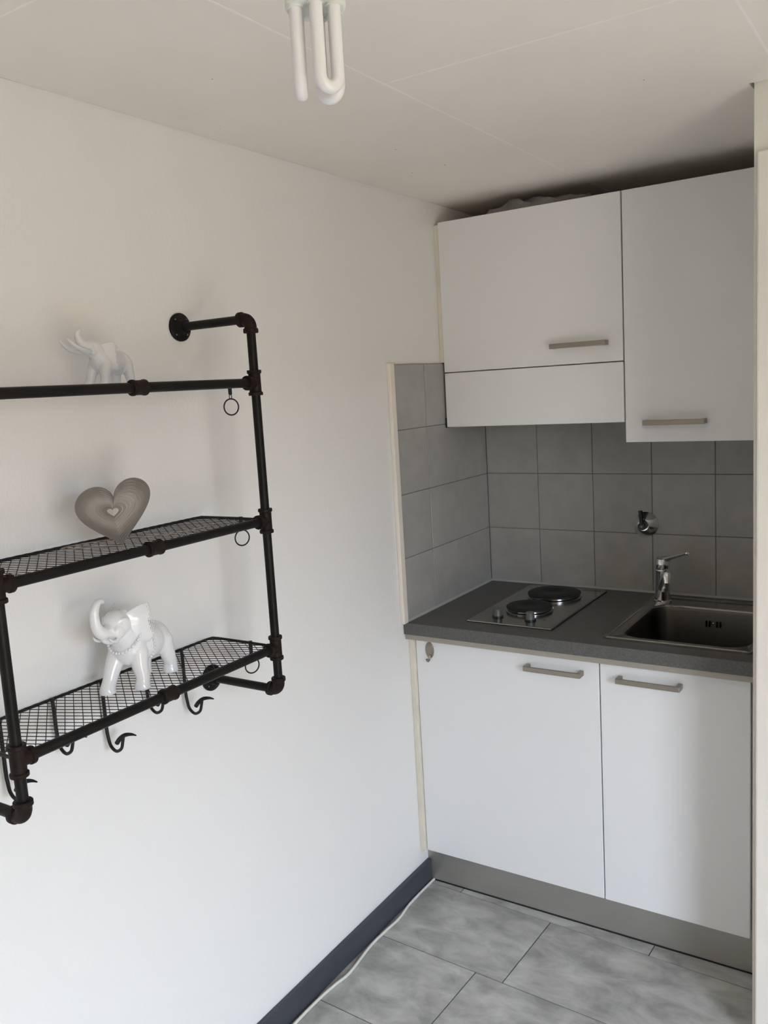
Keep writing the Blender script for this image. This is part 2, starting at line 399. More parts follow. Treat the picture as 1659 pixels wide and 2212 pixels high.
def bead(bm, A, B, inw):
    A, B, inw = Vector(A), Vector(B), Vector(inw)
    a = [bm.verts.new(q) for q in (A, A+inw*0.006, A+Vector((0, 0, 0.006)))]
    b = [bm.verts.new(q) for q in (B, B+inw*0.006, B+Vector((0, 0, 0.006)))]
    bm.faces.new((a[1], b[1], b[2], a[2])); bm.faces.new(a); bm.faces.new(b[::-1])
    bm.faces.new((a[0], b[0], b[1], a[1])); bm.faces.new((a[2], b[2], b[0], a[0]))
bead(bm, (0.0035, -0.0005, WT), (1.045, -0.0005, WT), (0, -1, 0))
bead(bm, (0.0037, -0.604, WT), (0.0037, -0.002, WT), (1, 0, 0))
bmesh.ops.recalc_face_normals(bm, faces=bm.faces)
loc_parent(obj('sealant_bead', bm, 'silicone'), wt)

# upper cabinets
UY = -0.302; UT = 0.018; UZ = 2.1576
t = thing('upper_cabinet', 'white wall cabinet with flap door and extractor hood over the hob', 'cabinet', (0.31, -0.15, 1.50))
bm = bmesh.new(); yb = UY+UT+0.002
box(bm, 0.012, 0.028, yb, -0.002, 1.53, UZ-0.002); box(bm, 0.5915, 0.6075, yb, -0.002, 1.53, UZ-0.002)
box(bm, 0.028, 0.5915, yb, -0.002, UZ-0.018, UZ-0.002); box(bm, 0.028, 0.5915, yb, -0.002, 1.665, 1.681)
box(bm, 0.028, 0.5915, -0.01, -0.002, 1.53, UZ-0.018)
loc_parent(obj('body', bm, 'carcass'), t)
d = loc_parent(obj('flap_door', bx(0.0125, 0.6065, UY, UY+UT, 1.6815, UZ, bev=0.0015), 'white'), t)
h = obj('handle', handle_bm(0.478, UY, 1.737), 'nickel'); h.parent = d; h['label'] = 'brushed nickel bar handle'
loc_parent(obj('hood_panel', bx(0.0125, 0.6065, UY, UY+UT, 1.502, 1.6782, bev=0.0015), 'white'), t)
hd = loc_parent(obj('extractor_hood', bx(0.03, 0.59, -0.275, -0.012, 1.517, 1.66), 'knob'), t)
bm = bmesh.new()
for i in range(14): box(bm, 0.09+i*0.031, 0.112+i*0.031, -0.24, -0.05, 1.5155, 1.5172)
g = obj('filter_grille', bm, 'darkhole'); g.parent = hd
loc_parent(obj('hood_clip', bx(0.006, 0.013, UY+0.004, UY+0.03, 1.50, 1.532), 'black'), t)
f = loc_parent(obj('filler_strip', bx(-0.0035, 0.0115, UY+0.003, UY+0.06, tz[-1]+0.002, UZ-0.006, bev=0.001), 'cream'), t)
f['label'] = 'cream filler strip against the wall'
t = thing('upper_cabinet', 'tall white wall cabinet hanging lower, above the sink', 'cabinet', (0.81, -0.15, 1.44))
bm = bmesh.new()
box(bm, 0.609, 0.625, yb, -0.002, 1.446, UZ-0.002); box(bm, 1.030, 1.046, yb, -0.002, 1.446, UZ-0.002)
box(bm, 0.625, 1.030, yb, -0.002, UZ-0.018, UZ-0.002); box(bm, 0.625, 1.030, yb, -0.002, 1.446, 1.462)
box(bm, 0.625, 1.030, -0.01, -0.002, 1.462, UZ-0.018); box(bm, 0.625, 1.030, yb, -0.011, 1.79, 1.806)
loc_parent(obj('body', bm, 'carcass'), t)
d = loc_parent(obj('door', bx(0.6105, 1.046, UY, UY+UT, 1.4425, UZ, bev=0.0015), 'white'), t)
h = obj('handle', handle_bm(0.7545, UY, 1.500), 'nickel'); h.parent = d; h['label'] = 'brushed nickel bar handle'

# crumpled film bag on top of the flap cabinet
bm = bmesh.new(); nx, ny = 34, 10; vv = []
rng = random.Random(3)
for j in range(ny+1):
    row = []
    for i in range(nx+1):
        u = i/nx; v = j/ny
        env = (math.sin(math.pi*min(1, u*1.6))**0.6 if u < 0.31 else 1.0)*(1-0.62*u)
        z = UZ+0.002+0.052*env*math.sin(math.pi*(0.12+0.76*v))*(0.75+0.25*math.sin(u*23+v*9))+0.006*rng.random()
        if j in (0, ny) or i in (0, nx): z = UZ+0.001
        row.append(bm.verts.new((0.175+0.325*u+0.008*math.sin(v*7), -0.30+0.02*u+0.15*v+0.006*math.sin(u*17), z)))
    vv.append(row)
for j in range(ny):
    for i in range(nx): bm.faces.new((vv[j][i], vv[j][i+1], vv[j+1][i+1], vv[j+1][i]))
edge = [vv[0][i] for i in range(nx+1)]+[vv[j][nx] for j in range(1, ny+1)]+[vv[ny][i] for i in range(nx-1, -1, -1)]+[vv[j][0] for j in range(ny-1, 0, -1)]
bm.faces.new(edge[::-1])
tag(obj('plastic_bag', bm, 'bag', smooth=True), 'crumpled grey plastic bag lying on top of the flap cabinet', 'bag')

# hob
HX0, HX1, HY0, HY1 = 0.177, 0.453, -0.538, -0.042
t = thing('electric_hob', 'stainless two-plate electric hob set in the worktop', 'hob', ((HX0+HX1)/2, -0.29, WT))
bm = bx(HX0, HX1, HY0, HY1, WT+0.0002, WT+0.0065, bev=0.003)
loc_parent(obj('hob_tray', bm, 'steel'), t)
loc_parent(obj('seal', bx(HX0+0.002, HX1+0.0025, HY0+0.002, HY1-0.002, WT+0.0001, WT+0.003), 'black'), t)
for cx_, cy_, r in ((0.317, -0.170, 0.0875), (0.309, -0.359, 0.0725)):
    pt = loc_parent(obj('hot_plate', lt((cx_, cy_, WT+0.0145), (0, 0, 1), [(r, 0), (r, 0.004), (r-0.003, 0.006), (0.028, 0.006), (0.026, 0.0045), (0.0, 0.0045)], 48), 'iron', smooth=True), t)
    rg = obj('plate_ring', lt((cx_, cy_, WT+0.0063), (0, 0, 1), [(r+0.004, 0), (r+0.004, 0.001), (r-0.002, 0.004), (r-0.002, 0.0083), (0, 0.0083)], 48), 'steel', smooth=True)
    rg.parent = pt
for cx_, cy_ in ((0.253, -0.474), (0.362, -0.476)):
    k = loc_parent(obj('knob', lt((cx_, cy_, WT+0.0064), (0, 0, 1), [(0.0165, 0), (0.0165, 0.003), (0.0135, 0.0035), (0.0135, 0.024), (0.0115, 0.026), (0, 0.026)], 28), 'knob', smooth=True), t)
    s = obj('knob_collar', lt((cx_, cy_, WT+0.0064), (0, 0, 1), [(0.0172, 0), (0.0172, 0.004), (0.013, 0.004)], 28), 'black', smooth=True); s.parent = k
for a in ((0.229, 0.234, -0.462, -0.457), (0.398, 0.406, -0.463, -0.457), (0.372, 0.44, -0.066, -0.058)):
    loc_parent(obj('printed_mark', bx(*a, WT+0.0064, WT+0.0067), 'black'), t)

# sink (outer rim, bowl with rounded corners)
def rrect(x0, x1, y0, y1, r, z, n=8):
    out = []
    for cx_, cy_, a0 in ((x1-r, y1-r, 0), (x0+r, y1-r, 90), (x0+r, y0+r, 180), (x1-r, y0+r, 270)):
        for k in range(n+1):
            a = math.radians(a0+90*k/n); out.append((cx_+r*math.cos(a), cy_+r*math.sin(a), z))
    return out
t = thing('inset_sink', 'stainless steel inset sink with deep rounded bowl', 'sink', (0.81, -0.32, WT))
bm = bmesh.new(); BX0, BX1, BY0, BY1 = 0.650, 0.984, -0.520, -0.152
loops = [rrect(0.612, 1.004, -0.5595, -0.058, 0.012, WT+0.0003), rrect(0.612, 1.004, -0.5595, -0.058, 0.012, WT+0.006),
         rrect(0.6155, 1.0005, -0.556, -0.0615, 0.012, WT+0.0085), rrect(0.622, 0.994, -0.549, -0.068, 0.012, WT+0.0075),
         rrect(0.626, 0.9905, -0.545, -0.072, 0.012, WT+0.0035),
         rrect(BX0-0.005, BX1+0.005, BY0-0.005, BY1+0.005, 0.062, WT+0.0035), rrect(BX0, BX1, BY0, BY1, 0.058, WT-0.001),
         rrect(BX0+0.003, BX1-0.003, BY0+0.003, BY1-0.003, 0.056, WT-0.01),
         rrect(BX0+0.010, BX1-0.010, BY0+0.010, BY1-0.010, 0.052, WT-0.12), rrect(BX0+0.020, BX1-0.020, BY0+0.020, BY1-0.020, 0.045, WT-0.148),
         rrect(BX0+0.045, BX1-0.045, BY0+0.045, BY1-0.045, 0.035, WT-0.156)]
# keep bowl inside the worktop hole
vl = [[bm.verts.new(q) for q in L] for L in loops]
for A, B in zip(vl, vl[1:]):
    for k in range(len(A)): bm.faces.new((A[k], A[(k+1) % len(A)], B[(k+1) % len(A)], B[k]))
bm.faces.new(vl[-1])
bmesh.ops.recalc_face_normals(bm, faces=bm.faces)
for f in bm.faces: f.normal_flip()
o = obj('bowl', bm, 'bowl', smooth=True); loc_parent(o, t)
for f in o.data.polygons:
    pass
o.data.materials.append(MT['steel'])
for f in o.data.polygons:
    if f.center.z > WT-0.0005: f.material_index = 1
for dx in (-0.022, -0.0125, 0.009, 0.0185):
    loc_parent(obj('overflow_slot', bx(0.8235+dx, 0.8275+dx, BY1-0.0145, BY1-0.0035, WT-0.052, WT-0.034, bev=0.001), 'darkhole'), t)
loc_parent(obj('overflow_screw', lt((0.8235, BY1-0.005, WT-0.043), (0, -1, 0.08), [(0.003, 0), (0.003, 0.002), (0.0015, 0.003)], 12), 'chrome'), t)
loc_parent(obj('drain', lt((0.817, -0.336, WT-0.157), (0, 0, 1), [(0.038, 0.001), (0.038, 0.003), (0.03, 0.002), (0.028, -0.001), (0, -0.001)], 32), 'steel', smooth=True), t)

# mixer tap
fx, fy = 0.660, -0.112; fz = WT+0.0036
t = thing('mixer_tap', 'chrome single-lever mixer tap at the back corner of the sink', 'tap', (fx, fy, fz))
loc_parent(obj('tap_body', lt((fx, fy, fz), (0, 0, 1), [(0.027, 0), (0.027, 0.004), (0.0235, 0.007), (0.0225, 0.05), (0.0215, 0.098), (0.0225, 0.100), (0.0225, 0.104), (0.021, 0.106), (0.0, 0.106)], 32), 'chrome', smooth=True), t)
hd = loc_parent(obj('tap_head', lt((fx, fy, fz+0.1065), (0.08, -0.1, 1), [(0.0215, 0), (0.0225, 0.003), (0.0225, 0.026), (0.019, 0.034), (0.010, 0.038), (0, 0.0385)], 32), 'chrome', smooth=True), t)
pts = [(fx+0.004, fy-0.006, fz+0.136, 0.010), (fx+0.028, fy-0.02, fz+0.146, 0.0075), (fx+0.052, fy-0.034, fz+0.156, 0.0055), (fx+0.078, fy-0.05, fz+0.1665, 0.0048), (fx+0.090, fy-0.057, fz+0.171, 0.0062), (fx+0.094, fy-0.060, fz+0.172, 0.004)]
sp = smoothpath(pts, 5); lv = obj('lever', tb([q[:3] for q in sp], [q[3] for q in sp], 14), 'chrome', smooth=True); lv.parent = hd
pass
pts = [(fx+0.002, fy-0.002, fz+0.040, 0.017), (fx+0.012, fy-0.028, fz+0.062, 0.0165), (fx+0.028, fy-0.068, fz+0.093, 0.0145), (fx+0.040, fy-0.100, fz+0.112, 0.014), (fx+0.044, fy-0.112, fz+0.1165, 0.0145), (fx+0.0455, fy-0.119, fz+0.112, 0.0145), (fx+0.046, fy-0.121, fz+0.103, 0.014)]
sp = smoothpath(pts, 5); s = loc_parent(obj('spout', tb([q[:3] for q in sp], [q[3] for q in sp], 18), 'chrome', smooth=True), t)
a = obj('aerator', lt((fx+0.046, fy-0.121, fz+0.104), (0.0, -0.05, -1), [(0.0145, 0), (0.0145, 0.003), (0.0125, 0.0035), (0.0125, 0.013), (0.010, 0.0135), (0, 0.0125)], 24), 'chrome', smooth=True)
a.parent = s

# wall stop valve
vx, vz = 0.577, 1.146
t = thing('stop_valve', 'round chrome wall valve with black lever on the tiles', 'valve', (vx, 0, vz))
loc_parent(obj('rosette', lt((vx, -0.0003, vz), (0, -1, 0), [(0.042, 0), (0.042, 0.002), (0.038, 0.006), (0.023, 0.019), (0.0175, 0.022), (0.0175, 0.03), (0.0, 0.03)], 40), 'chrome', smooth=True), t)
hb = loc_parent(obj('lever_hub', lt((vx, -0.030, vz), (0, -1, 0), [(0.0125, 0), (0.0135, 0.004), (0.0135, 0.016), (0.011, 0.02), (0.0, 0.02)], 28), 'black', smooth=True), t)
sp = [(vx, -0.041, vz), (vx-0.001, -0.045, vz+0.02), (vx-0.002, -0.048, vz+0.04), (vx-0.003, -0.049, vz+0.052)]
lv = obj('lever', tb(sp, [0.0095, 0.007, 0.0065, 0.007], 14), 'black', smooth=True); lv.parent = hb; pass
s = obj('screw_cap', lt((vx, -0.050, vz), (0, -1, 0), [(0.0045, 0), (0.0045, 0.001), (0, 0.0012)], 16), 'knob', smooth=True); s.parent = hb

# oval adhesive hook on the door
hx, hz = 0.0635, 0.8225
t = thing('adhesive_hook', 'small oval grey metal hook stuck on the wide base door', 'hook', (hx, DY, hz))
bm = bmesh.new(); n = 28
prof = [(1.0, 0.0), (1.0, 0.0022), (0.93, 0.0035), (0.0, 0.0042)]
rings = []
for s_, d_ in prof:
    if s_ == 0: rings.append([bm.verts.new((hx, DY-0.0002-d_, hz))]); continue
    rings.append([bm.verts.new((hx+0.0150*s_*math.cos(k*2*math.pi/n), DY-0.0002-d_, hz+0.0260*s_*math.sin(k*2*math.pi/n))) for k in range(n)])
for A, B in zip(rings, rings[1:]):
    for k in range(n):
        if len(B) == 1: bm.faces.new((A[k], A[(k+1) % n], B[0]))
        else: bm.faces.new((A[k], A[(k+1) % n], B[(k+1) % n], B[k]))
bm.faces.new(rings[0][::-1])
bmesh.ops.recalc_face_normals(bm, faces=bm.faces)
loc_parent(obj('oval_plate', bm, 'nickel', smooth=True), t)
sp = smoothpath([(hx+0.001, DY-0.004, hz-0.016), (hx+0.001, DY-0.006, hz-0.026), (hx+0.001, DY-0.012, hz-0.0315), (hx+0.001, DY-0.020, hz-0.030), (hx+0.001, DY-0.024, hz-0.0235)], 5)
loc_parent(obj('hook_tip', tb(sp, 0.0032, 10), 'nickel', smooth=True), t)

# white cable on the floor along the skirting
cb = [(0.0165, -0.549, FZ+0.0045), (0.0155, -0.60, FZ+0.0043), (0.0155, -0.66, FZ+0.0043), (0.017, -0.716, FZ+0.0043), (0.026, -0.789, FZ+0.0043), (0.022, -0.86, FZ+0.0043), (0.021, -0.943, FZ+0.0043), (0.034, -1.063, FZ+0.0043),
      (0.026, -1.13, FZ+0.0043), (0.021, -1.198, FZ+0.0043), (0.021, -1.30, FZ+0.0043), (0.028, -1.42, FZ+0.0043), (0.022, -1.6, FZ+0.0043), (0.018, -2.1, FZ+0.0043), (0.022, -2.8, FZ+0.0043)]
tag(obj('cable', tb(smoothpath(cb, 8), 0.0042, 10), 'cable', smooth=True), 'white cable lying on the floor along the dark skirting', 'cable')

# ------------------------------------------------------------------ pipe shelf
PX = 0.200; Y1 = -1.457; Y2 = -2.083
ZR = [1.670, 1.381, 1.103]; ZT = 1.800; ZB = 1.008; PR = 0.0093
sh = thing('pipe_shelf', 'black iron pipe wall shelf with three wire mesh racks', 'shelf', (0.0, (Y1+Y2)/2, ZB-0.02))
def sp_(o, lab=None):
    loc_parent(o, sh)
    if lab: o['label'] = lab
    return o
def sub(o, parent):
    o.parent = parent; return o
def tee(y, z, s):       # vertical run with a branch towards -s*y
    bm = bmesh.new(); L = 0.026
    lathe(bm, (PX, y, z-L), (0, 0, 1), [(0.0145, 0), (0.0150, 0.001), (0.0150, 0.006), (0.0125, 0.008), (0.0125, 2*L-0.008), (0.0150, 2*L-0.006), (0.0150, 2*L-0.001), (0.0145, 2*L)], 24)
    lathe(bm, (PX, y, z), (0, s, 0), [(0.0125, 0.0), (0.0125, 0.018), (0.0150, 0.020), (0.0150, 0.026), (0.0145, 0.027)], 24)
    return obj('tee_fitting', bm, 'fitting', smooth=True)
def elbow(y, z, up):    # joins pipe along -x (to the wall) with pipe along z (up=+1: vertical goes up)
    bm = bmesh.new(); R_ = 0.017
    pts = [(PX-R_-0.008, y, z), (PX-R_, y, z)]
    for k in range(1, 9):
        a = math.pi/2*k/8; pts.append((PX-R_+R_*math.sin(a), y, z+up*(R_-R_*math.cos(a))))
    pts.append((PX, y, z+up*(R_+0.008)))
    tube(bm, pts, 0.0128, 20)
    lathe(bm, (PX-R_-0.012, y, z), (1, 0, 0), [(0.0145, 0), (0.0155, 0.001), (0.0155, 0.008), (0.0135, 0.010)], 24)
    lathe(bm, (PX, y, z+up*(R_+0.012)), (0, 0, -up), [(0.0145, 0), (0.0155, 0.001), (0.0155, 0.008), (0.0135, 0.010)], 24)
    return obj('elbow_fitting', bm, 'fitting', smooth=True)
def flange(y, z):
    bm = lt((-0.0039, y, z), (1, 0, 0), [(0.0295, 0), (0.0305, 0.001), (0.0305, 0.005), (0.029, 0.0065), (0.017, 0.0085), (0.0150, 0.011), (0.0150, 0.020), (0.0145, 0.021), (0, 0.021)], 32)
    o = sp_(obj('wall_flange', bm, 'pipe', smooth=True))
    for a in (45, 135, 225, 315):
        s = obj('screw', lt((0.0017, y+0.022*math.cos(math.radians(a)), z+0.022*math.sin(math.radians(a))), (1, 0, 0), [(0.0032, 0), (0.0032, 0.0012), (0.0015, 0.0022), (0, 0.0022)], 10), 'steel', smooth=True)
        sub(s, o)
for y, s in ((Y1, -1), (Y2, 1)):
    for z, u in ((ZT, -1), (ZB, 1)):
        flange(y, z)
        sp_(obj('pipe', tb([(0.004, y, z), (PX-0.017, y, z)], PR, 16), 'pipe', smooth=True))
        sp_(elbow(y, z, u))
    zs = [ZT]+ZR+[ZB]
    for a, b in zip(zs, zs[1:]):
        sp_(obj('pipe', tb([(PX, y, a-0.012), (PX, y, b+0.012)], PR, 16), 'pipe', smooth=True))
    for z in ZR: sp_(tee(y, z, s))
for z in ZR:
    YM = (Y1+Y2)/2+0.002
    sp_(obj('rail', tb([(PX, Y2+0.012, z), (PX, YM-0.008, z)], PR, 16), 'pipe', smooth=True))
    sp_(obj('rail', tb([(PX, YM+0.008, z), (PX, Y1-0.012, z)], PR, 16), 'pipe', smooth=True))
    sp_(obj('coupling', lt((PX, YM-0.017, z), (0, 1, 0), [(0.0125, 0), (0.0145, 0.002), (0.0145, 0.006), (0.0132, 0.009), (0.0132, 0.025), (0.0145, 0.028), (0.0145, 0.032), (0.0125, 0.034)], 24), 'fitting', smooth=True))
# racks: rim + rhombic wire mesh
def rack(z):
    xb = 0.012; ya, yb_ = Y1+0.0005, Y2-0.0005
    pts = [(PX-0.010, ya, z+0.002), (0.12, ya, z+0.002), (0.03, ya, z+0.002), (0.016, ya-0.004, z+0.002), (xb, ya-0.016, z+0.002)]
    n = 60; pts += [(xb, ya-0.016+(yb_-ya+0.032)*k/n, z+0.002) for k in range(1, n+1)]
    pts += [(0.016, yb_+0.004, z+0.002), (0.03, yb_, z+0.002), (0.12, yb_, z+0.002), (PX-0.010, yb_, z+0.002)]
    rr = [0.0030+0.0005*(i % 2) for i in range(len(pts))]
    rim = sp_(obj('rack_rim', tb(pts, rr, 8), 'wire', smooth=True))
    bm = bmesh.new(); x0, x1 = xb, PX-0.003; y0, y1 = yb_, ya; sp0 = 0.0150
    for ang, dz in ((math.radians(24), 0.0007), (math.radians(-37), -0.0007)):
        d = (math.cos(ang), math.sin(ang)); nn = (-d[1], d[0])
        k = -80
        while k < 81:
            ox_, oy_ = 0.1+nn[0]*k*sp0, (y0+y1)/2+nn[1]*k*sp0
            tmin, tmax = -9, 9
            for o_, dd, lo, hi in ((ox_, d[0], x0, x1), (oy_, d[1], y0, y1)):
                a, b = (lo-o_)/dd, (hi-o_)/dd
                tmin = max(tmin, min(a, b)); tmax = min(tmax, max(a, b))
            if tmax-tmin > 0.006:
                tube(bm, [(ox_+d[0]*tmin, oy_+d[1]*tmin, z+0.002+dz), (ox_+d[0]*tmax, oy_+d[1]*tmax, z+0.002+dz)], 0.00085, 5, caps=False)
            k += 1
    me = sub(obj('wire_mesh', bm, 'wire'), rim); me['kind'] = 'stuff'
    return rim
for z in ZR: rack(z)
# rings with clips on the right-hand rack side
for z, x, dr in ((ZR[0], 0.128, 0.047), (ZR[1], 0.128, 0.040), (ZR[2], 0.126, 0.050)):
    rc = 0.0170; zc = z-dr
    a0 = math.radians(20)
    ring = sp_(obj('ring', tb([(x+rc*math.sin(t)*math.sin(a0), Y1+0.001+rc*math.sin(t)*math.cos(a0), zc+rc*math.cos(t)) for t in [2*math.pi*k/40 for k in range(40)]], 0.0016, 8, closed=True), 'wire', smooth=True))
    bm = bmesh.new()
    tube(bm, [(x, Y1+0.001, z+0.006), (x, Y1+0.001, zc+rc+0.009)], [0.0045, 0.0040], 10)
    rs = 0.0035
    tube(bm, [(x+rs*math.sin(t), Y1+0.001, zc+rc+0.0045+rs*1.3*math.cos(t)) for t in [2*math.pi*k/20 for k in range(20)]], 0.0009, 6, closed=True)
    sub(obj('ring_clip', bm, 'wire', smooth=True), ring)
# coat hooks hanging from the back rim of the lowest rack
def hook(y, drop):
    zt = ZR[2]+0.002; zb = zt-drop
    pts = [(0.014, y, zt+0.003, 0.0036), (0.016, y, zt-0.02, 0.0036), (0.016, y, zb+0.045, 0.0036), (0.018, y, zb+0.025, 0.0034), (0.026, y-0.002, zb+0.008, 0.0032), (0.042, y-0.003, zb, 0.0032),
           (0.058, y-0.003, zb+0.008, 0.0032), (0.063, y-0.002, zb+0.022, 0.0032), (0.064, y, zb+0.034, 0.0036)]
    q = smoothpath(pts, 6)
    h = sp_(obj('coat_hook', tb([p[:3] for p in q], [p[3] for p in q], 10), 'wire', smooth=True))
    # forged finial crossing the tip
    pts = [(0.048, y-0.004, zb+0.018, 0.0048), (0.056, y-0.002, zb+0.028, 0.0046), (0.066, y+0.002, zb+0.0355, 0.0042), (0.078, y+0.008, zb+0.037, 0.003), (0.088, y+0.012, zb+0.035, 0.0012)]
    q = smoothpath(pts, 5)
    sub(obj('finial', tb([p[:3] for p in q], [p[3] for p in q], 10), 'wire', smooth=True), h)
for y, d in ((-1.556, 0.140), (-1.662, 0.100), (-1.772, 0.140), (-1.884, 0.100), (-1.994, 0.140)): hook(y, d)

# ------------------------------------------------------------------ elephants
def remesh(name, bm, vox, m, smooth_it=6):
    me = bpy.data.meshes.new('tmp'); bm.to_mesh(me); bm.free()
    o = bpy.data.objects.new('tmp', me); C.objects.link(o)
    md = o.modifiers.new('r', 'REMESH'); md.mode = 'VOXEL'; md.voxel_size = vox; md.use_smooth_shade = True
    sm = o.modifiers.new('s', 'SMOOTH'); sm.factor = 0.5; sm.iterations = smooth_it
    dg = bpy.context.evaluated_depsgraph_get()
    nm = bpy.data.meshes.new_from_object(o.evaluated_get(dg)); nm.name = name
    bpy.data.objects.remove(o); bpy.data.meshes.remove(me)
    nm.materials.clear(); nm.materials.append(MT[m])
    for p in nm.polygons: p.use_smooth = True
    r = bpy.data.objects.new(name, nm); C.objects.link(r); return r
def limb(bm, pts, n=6, seg=16):
    q = smoothpath(pts, n); tube(bm, [p[:3] for p in q], [p[3] for p in q], seg)
    for p in (pts[0], pts[-1]): ellipsoid(bm, p[:3], (p[3]*0.97,)*3, seg=14, rings=8)
def elephant(label, loc, ang, sc, m, trunk, tusks, feet, headup, hs=1.0, ear_dx=0.0, ear_dz=0.0, sweep=1.0, esz=1.0):
    t = thing('elephant_figurine', label, 'figurine', loc); t.rotation_euler = (0, 0, ang); t.scale = (sc,)*3
    bm = bmesh.new()
    ellipsoid(bm, (-0.008, 0, 0.076), (0.066, 0.038, 0.036))
    ellipsoid(bm, (-0.040, 0, 0.074), (0.036, 0.036, 0.035))
    ellipsoid(bm, (0.032, 0, 0.080), (0.034, 0.034, 0.038))
    limb(bm, [(0.030, 0, 0.088, 0.031), (0.046, 0, 0.103, 0.028), (0.058, 0, 0.118, 0.026)])
    # head
    ellipsoid(bm, (0.064, 0, 0.126+headup), (0.026*hs, 0.0235*hs, 0.025*hs))
    ellipsoid(bm, (0.052, 0.008, 0.143+headup), (0.014, 0.011, 0.010)); ellipsoid(bm, (0.052, -0.008, 0.143+headup), (0.014, 0.011, 0.010))
    ellipsoid(bm, (0.078, 0.015, 0.119+headup), (0.014*hs, 0.009*hs, 0.012*hs)); ellipsoid(bm, (0.078, -0.015, 0.119+headup), (0.014*hs, 0.009*hs, 0.012*hs))
    limb(bm, [(0.070, 0, 0.112, 0.014), (0.088, 0, 0.109, 0.010), (0.103, 0, 0.112, 0.006), (0.109, 0, 0.117, 0.0035)])   # lower lip
    limb(bm, trunk)
    # brow ridges
    for s in (-1, 1):
        limb(bm, [(0.080, 0.014*s, 0.137+headup, 0.004), (0.072, 0.021*s, 0.139+headup, 0.0045), (0.062, 0.023*s, 0.137+headup, 0.004)], 4, 10)
    # legs
    for (x, y, hipx) in feet:
        s = 1 if y > 0 else -1; front = hipx > 0
        limb(bm, [(hipx, 0.021*s, 0.070, 0.019), ((hipx*0.55+x*0.45), 0.023*s, 0.045, 0.0160), (x*0.85+hipx*0.15-0.002, y, 0.022, 0.0135), (x, y, 0.010, 0.0140)])
        lathe(bm, (x+0.001, y, 0.0), (0, 0, 1), [(0.0150, 0), (0.0158, 0.002), (0.0145, 0.010), (0.012, 0.016)], 18)
        for k in (-0.9, 0, 0.9):
            ellipsoid(bm, (x+0.0135*math.cos(k), y+0.0135*math.sin(k), 0.004), (0.0036, 0.0036, 0.004), seg=8, rings=6)
    # tail
    limb(bm, [(-0.072, 0, 0.090, 0.005), (-0.080, 0.003, 0.076, 0.0036), (-0.081, 0.005, 0.056, 0.0030), (-0.079, 0.006, 0.042, 0.0042)], 5, 10)
    body = remesh('body', bm, 0.0016, m); body.parent = t
    # ears: thick curled sheets
    for s in (1, -1):
        bm = bmesh.new(); nu, nv = 12, 10; front_, back_ = [], []
        for side in (0, 1):
            grid = []
            for i in range(nu+1):
                row = []
                for j in range(nv+1):
                    u = i/nu; v = (j/nv)*2-1                       # u outward, v along the ear's height
                    wdt = 0.036*(1-0.35*v*v)*(1.0 if v > -0.2 else 1.05)
                    hgt = 0.036*esz*(0.70+0.55*u-0.35*u*u)
                    x = 0.052+ear_dx-0.030*sweep*u-0.010*u*u+0.003*math.sin(5*v)*u
                    y = s*(0.017+wdt*u*0.80+0.006*math.sin(3.0*u)*(1-abs(v)))
                    z = 0.126+ear_dz+headup*0.8+hgt*v-0.012*u*(1 if v < 0 else -0.4)
                    th = 0.0021*(1-0.4*u)
                    row.append(bm.verts.new((x+(th if side == 0 else -th), y, z)))
                grid.append(row)
            for i in range(nu):
                for j in range(nv):
                    q = (grid[i][j], grid[i+1][j], grid[i+1][j+1], grid[i][j+1])
                    bm.faces.new(q)
            (front_ if side == 0 else back_).extend(grid)
        A, B = front_, back_
        ea = [A[0][j] for j in range(nv+1)]+[A[i][nv] for i in range(1, nu+1)]+[A[nu][j] for j in range(nv-1, -1, -1)]+[A[i][0] for i in range(nu-1, 0, -1)]
        eb = [B[0][j] for j in range(nv+1)]+[B[i][nv] for i in range(1, nu+1)]+[B[nu][j] for j in range(nv-1, -1, -1)]+[B[i][0] for i in range(nu-1, 0, -1)]
        for k in range(len(ea)): bm.faces.new((ea[k], ea[(k+1) % len(ea)], eb[(k+1) % len(ea)], eb[k]))
        bmesh.ops.recalc_face_normals(bm, faces=bm.faces)
        e = remesh('ear', bm, 0.0011, m, 10); e.parent = t
    for s in (1, -1):
        q = smoothpath([(p[0], s*p[1], p[2], p[3]) for p in tusks], 5)
        k = obj('tusk', tb([p[:3] for p in q], [p[3] for p in q], 12), m, t, smooth=True)
        e = obj('eye', lt((0.077, 0.0215*s, 0.1305+headup), (0.45, s, 0.1), [(0.0028, -0.002), (0.0028, 0.0004), (0.0015, 0.0016), (0, 0.0018)], 12), m, t, smooth=True)
    return t
fw = lambda dx, dy: math.atan2(dy, dx)
el = elephant('large glossy white elephant figurine with raised trunk on the lowest rack', (0.098, -1.737, ZR[2]+0.0035), fw(0.24, -0.97), 1.0, 'porcelain',
         [(0.076, 0, 0.126, 0.0190), (0.094, 0, 0.124, 0.0150), (0.111, 0, 0.129, 0.0120), (0.122, 0, 0.144, 0.0098), (0.124, 0, 0.164, 0.0084), (0.117, 0, 0.180, 0.0072), (0.106, 0, 0.1855, 0.0060), (0.098, 0, 0.183, 0.0050)],
         [(0.078, 0.014, 0.112, 0.0042), (0.092, 0.017, 0.108, 0.0038), (0.105, 0.018, 0.112, 0.0026), (0.112, 0.017, 0.119, 0.0012)],
         [(0.040, 0.027, 0.036), (0.078, -0.024, 0.040), (-0.060, 0.024, -0.048), (-0.040, -0.024, -0.046)], 0.004, 1.14, 0.006, -0.002, 1.15, 0.92)
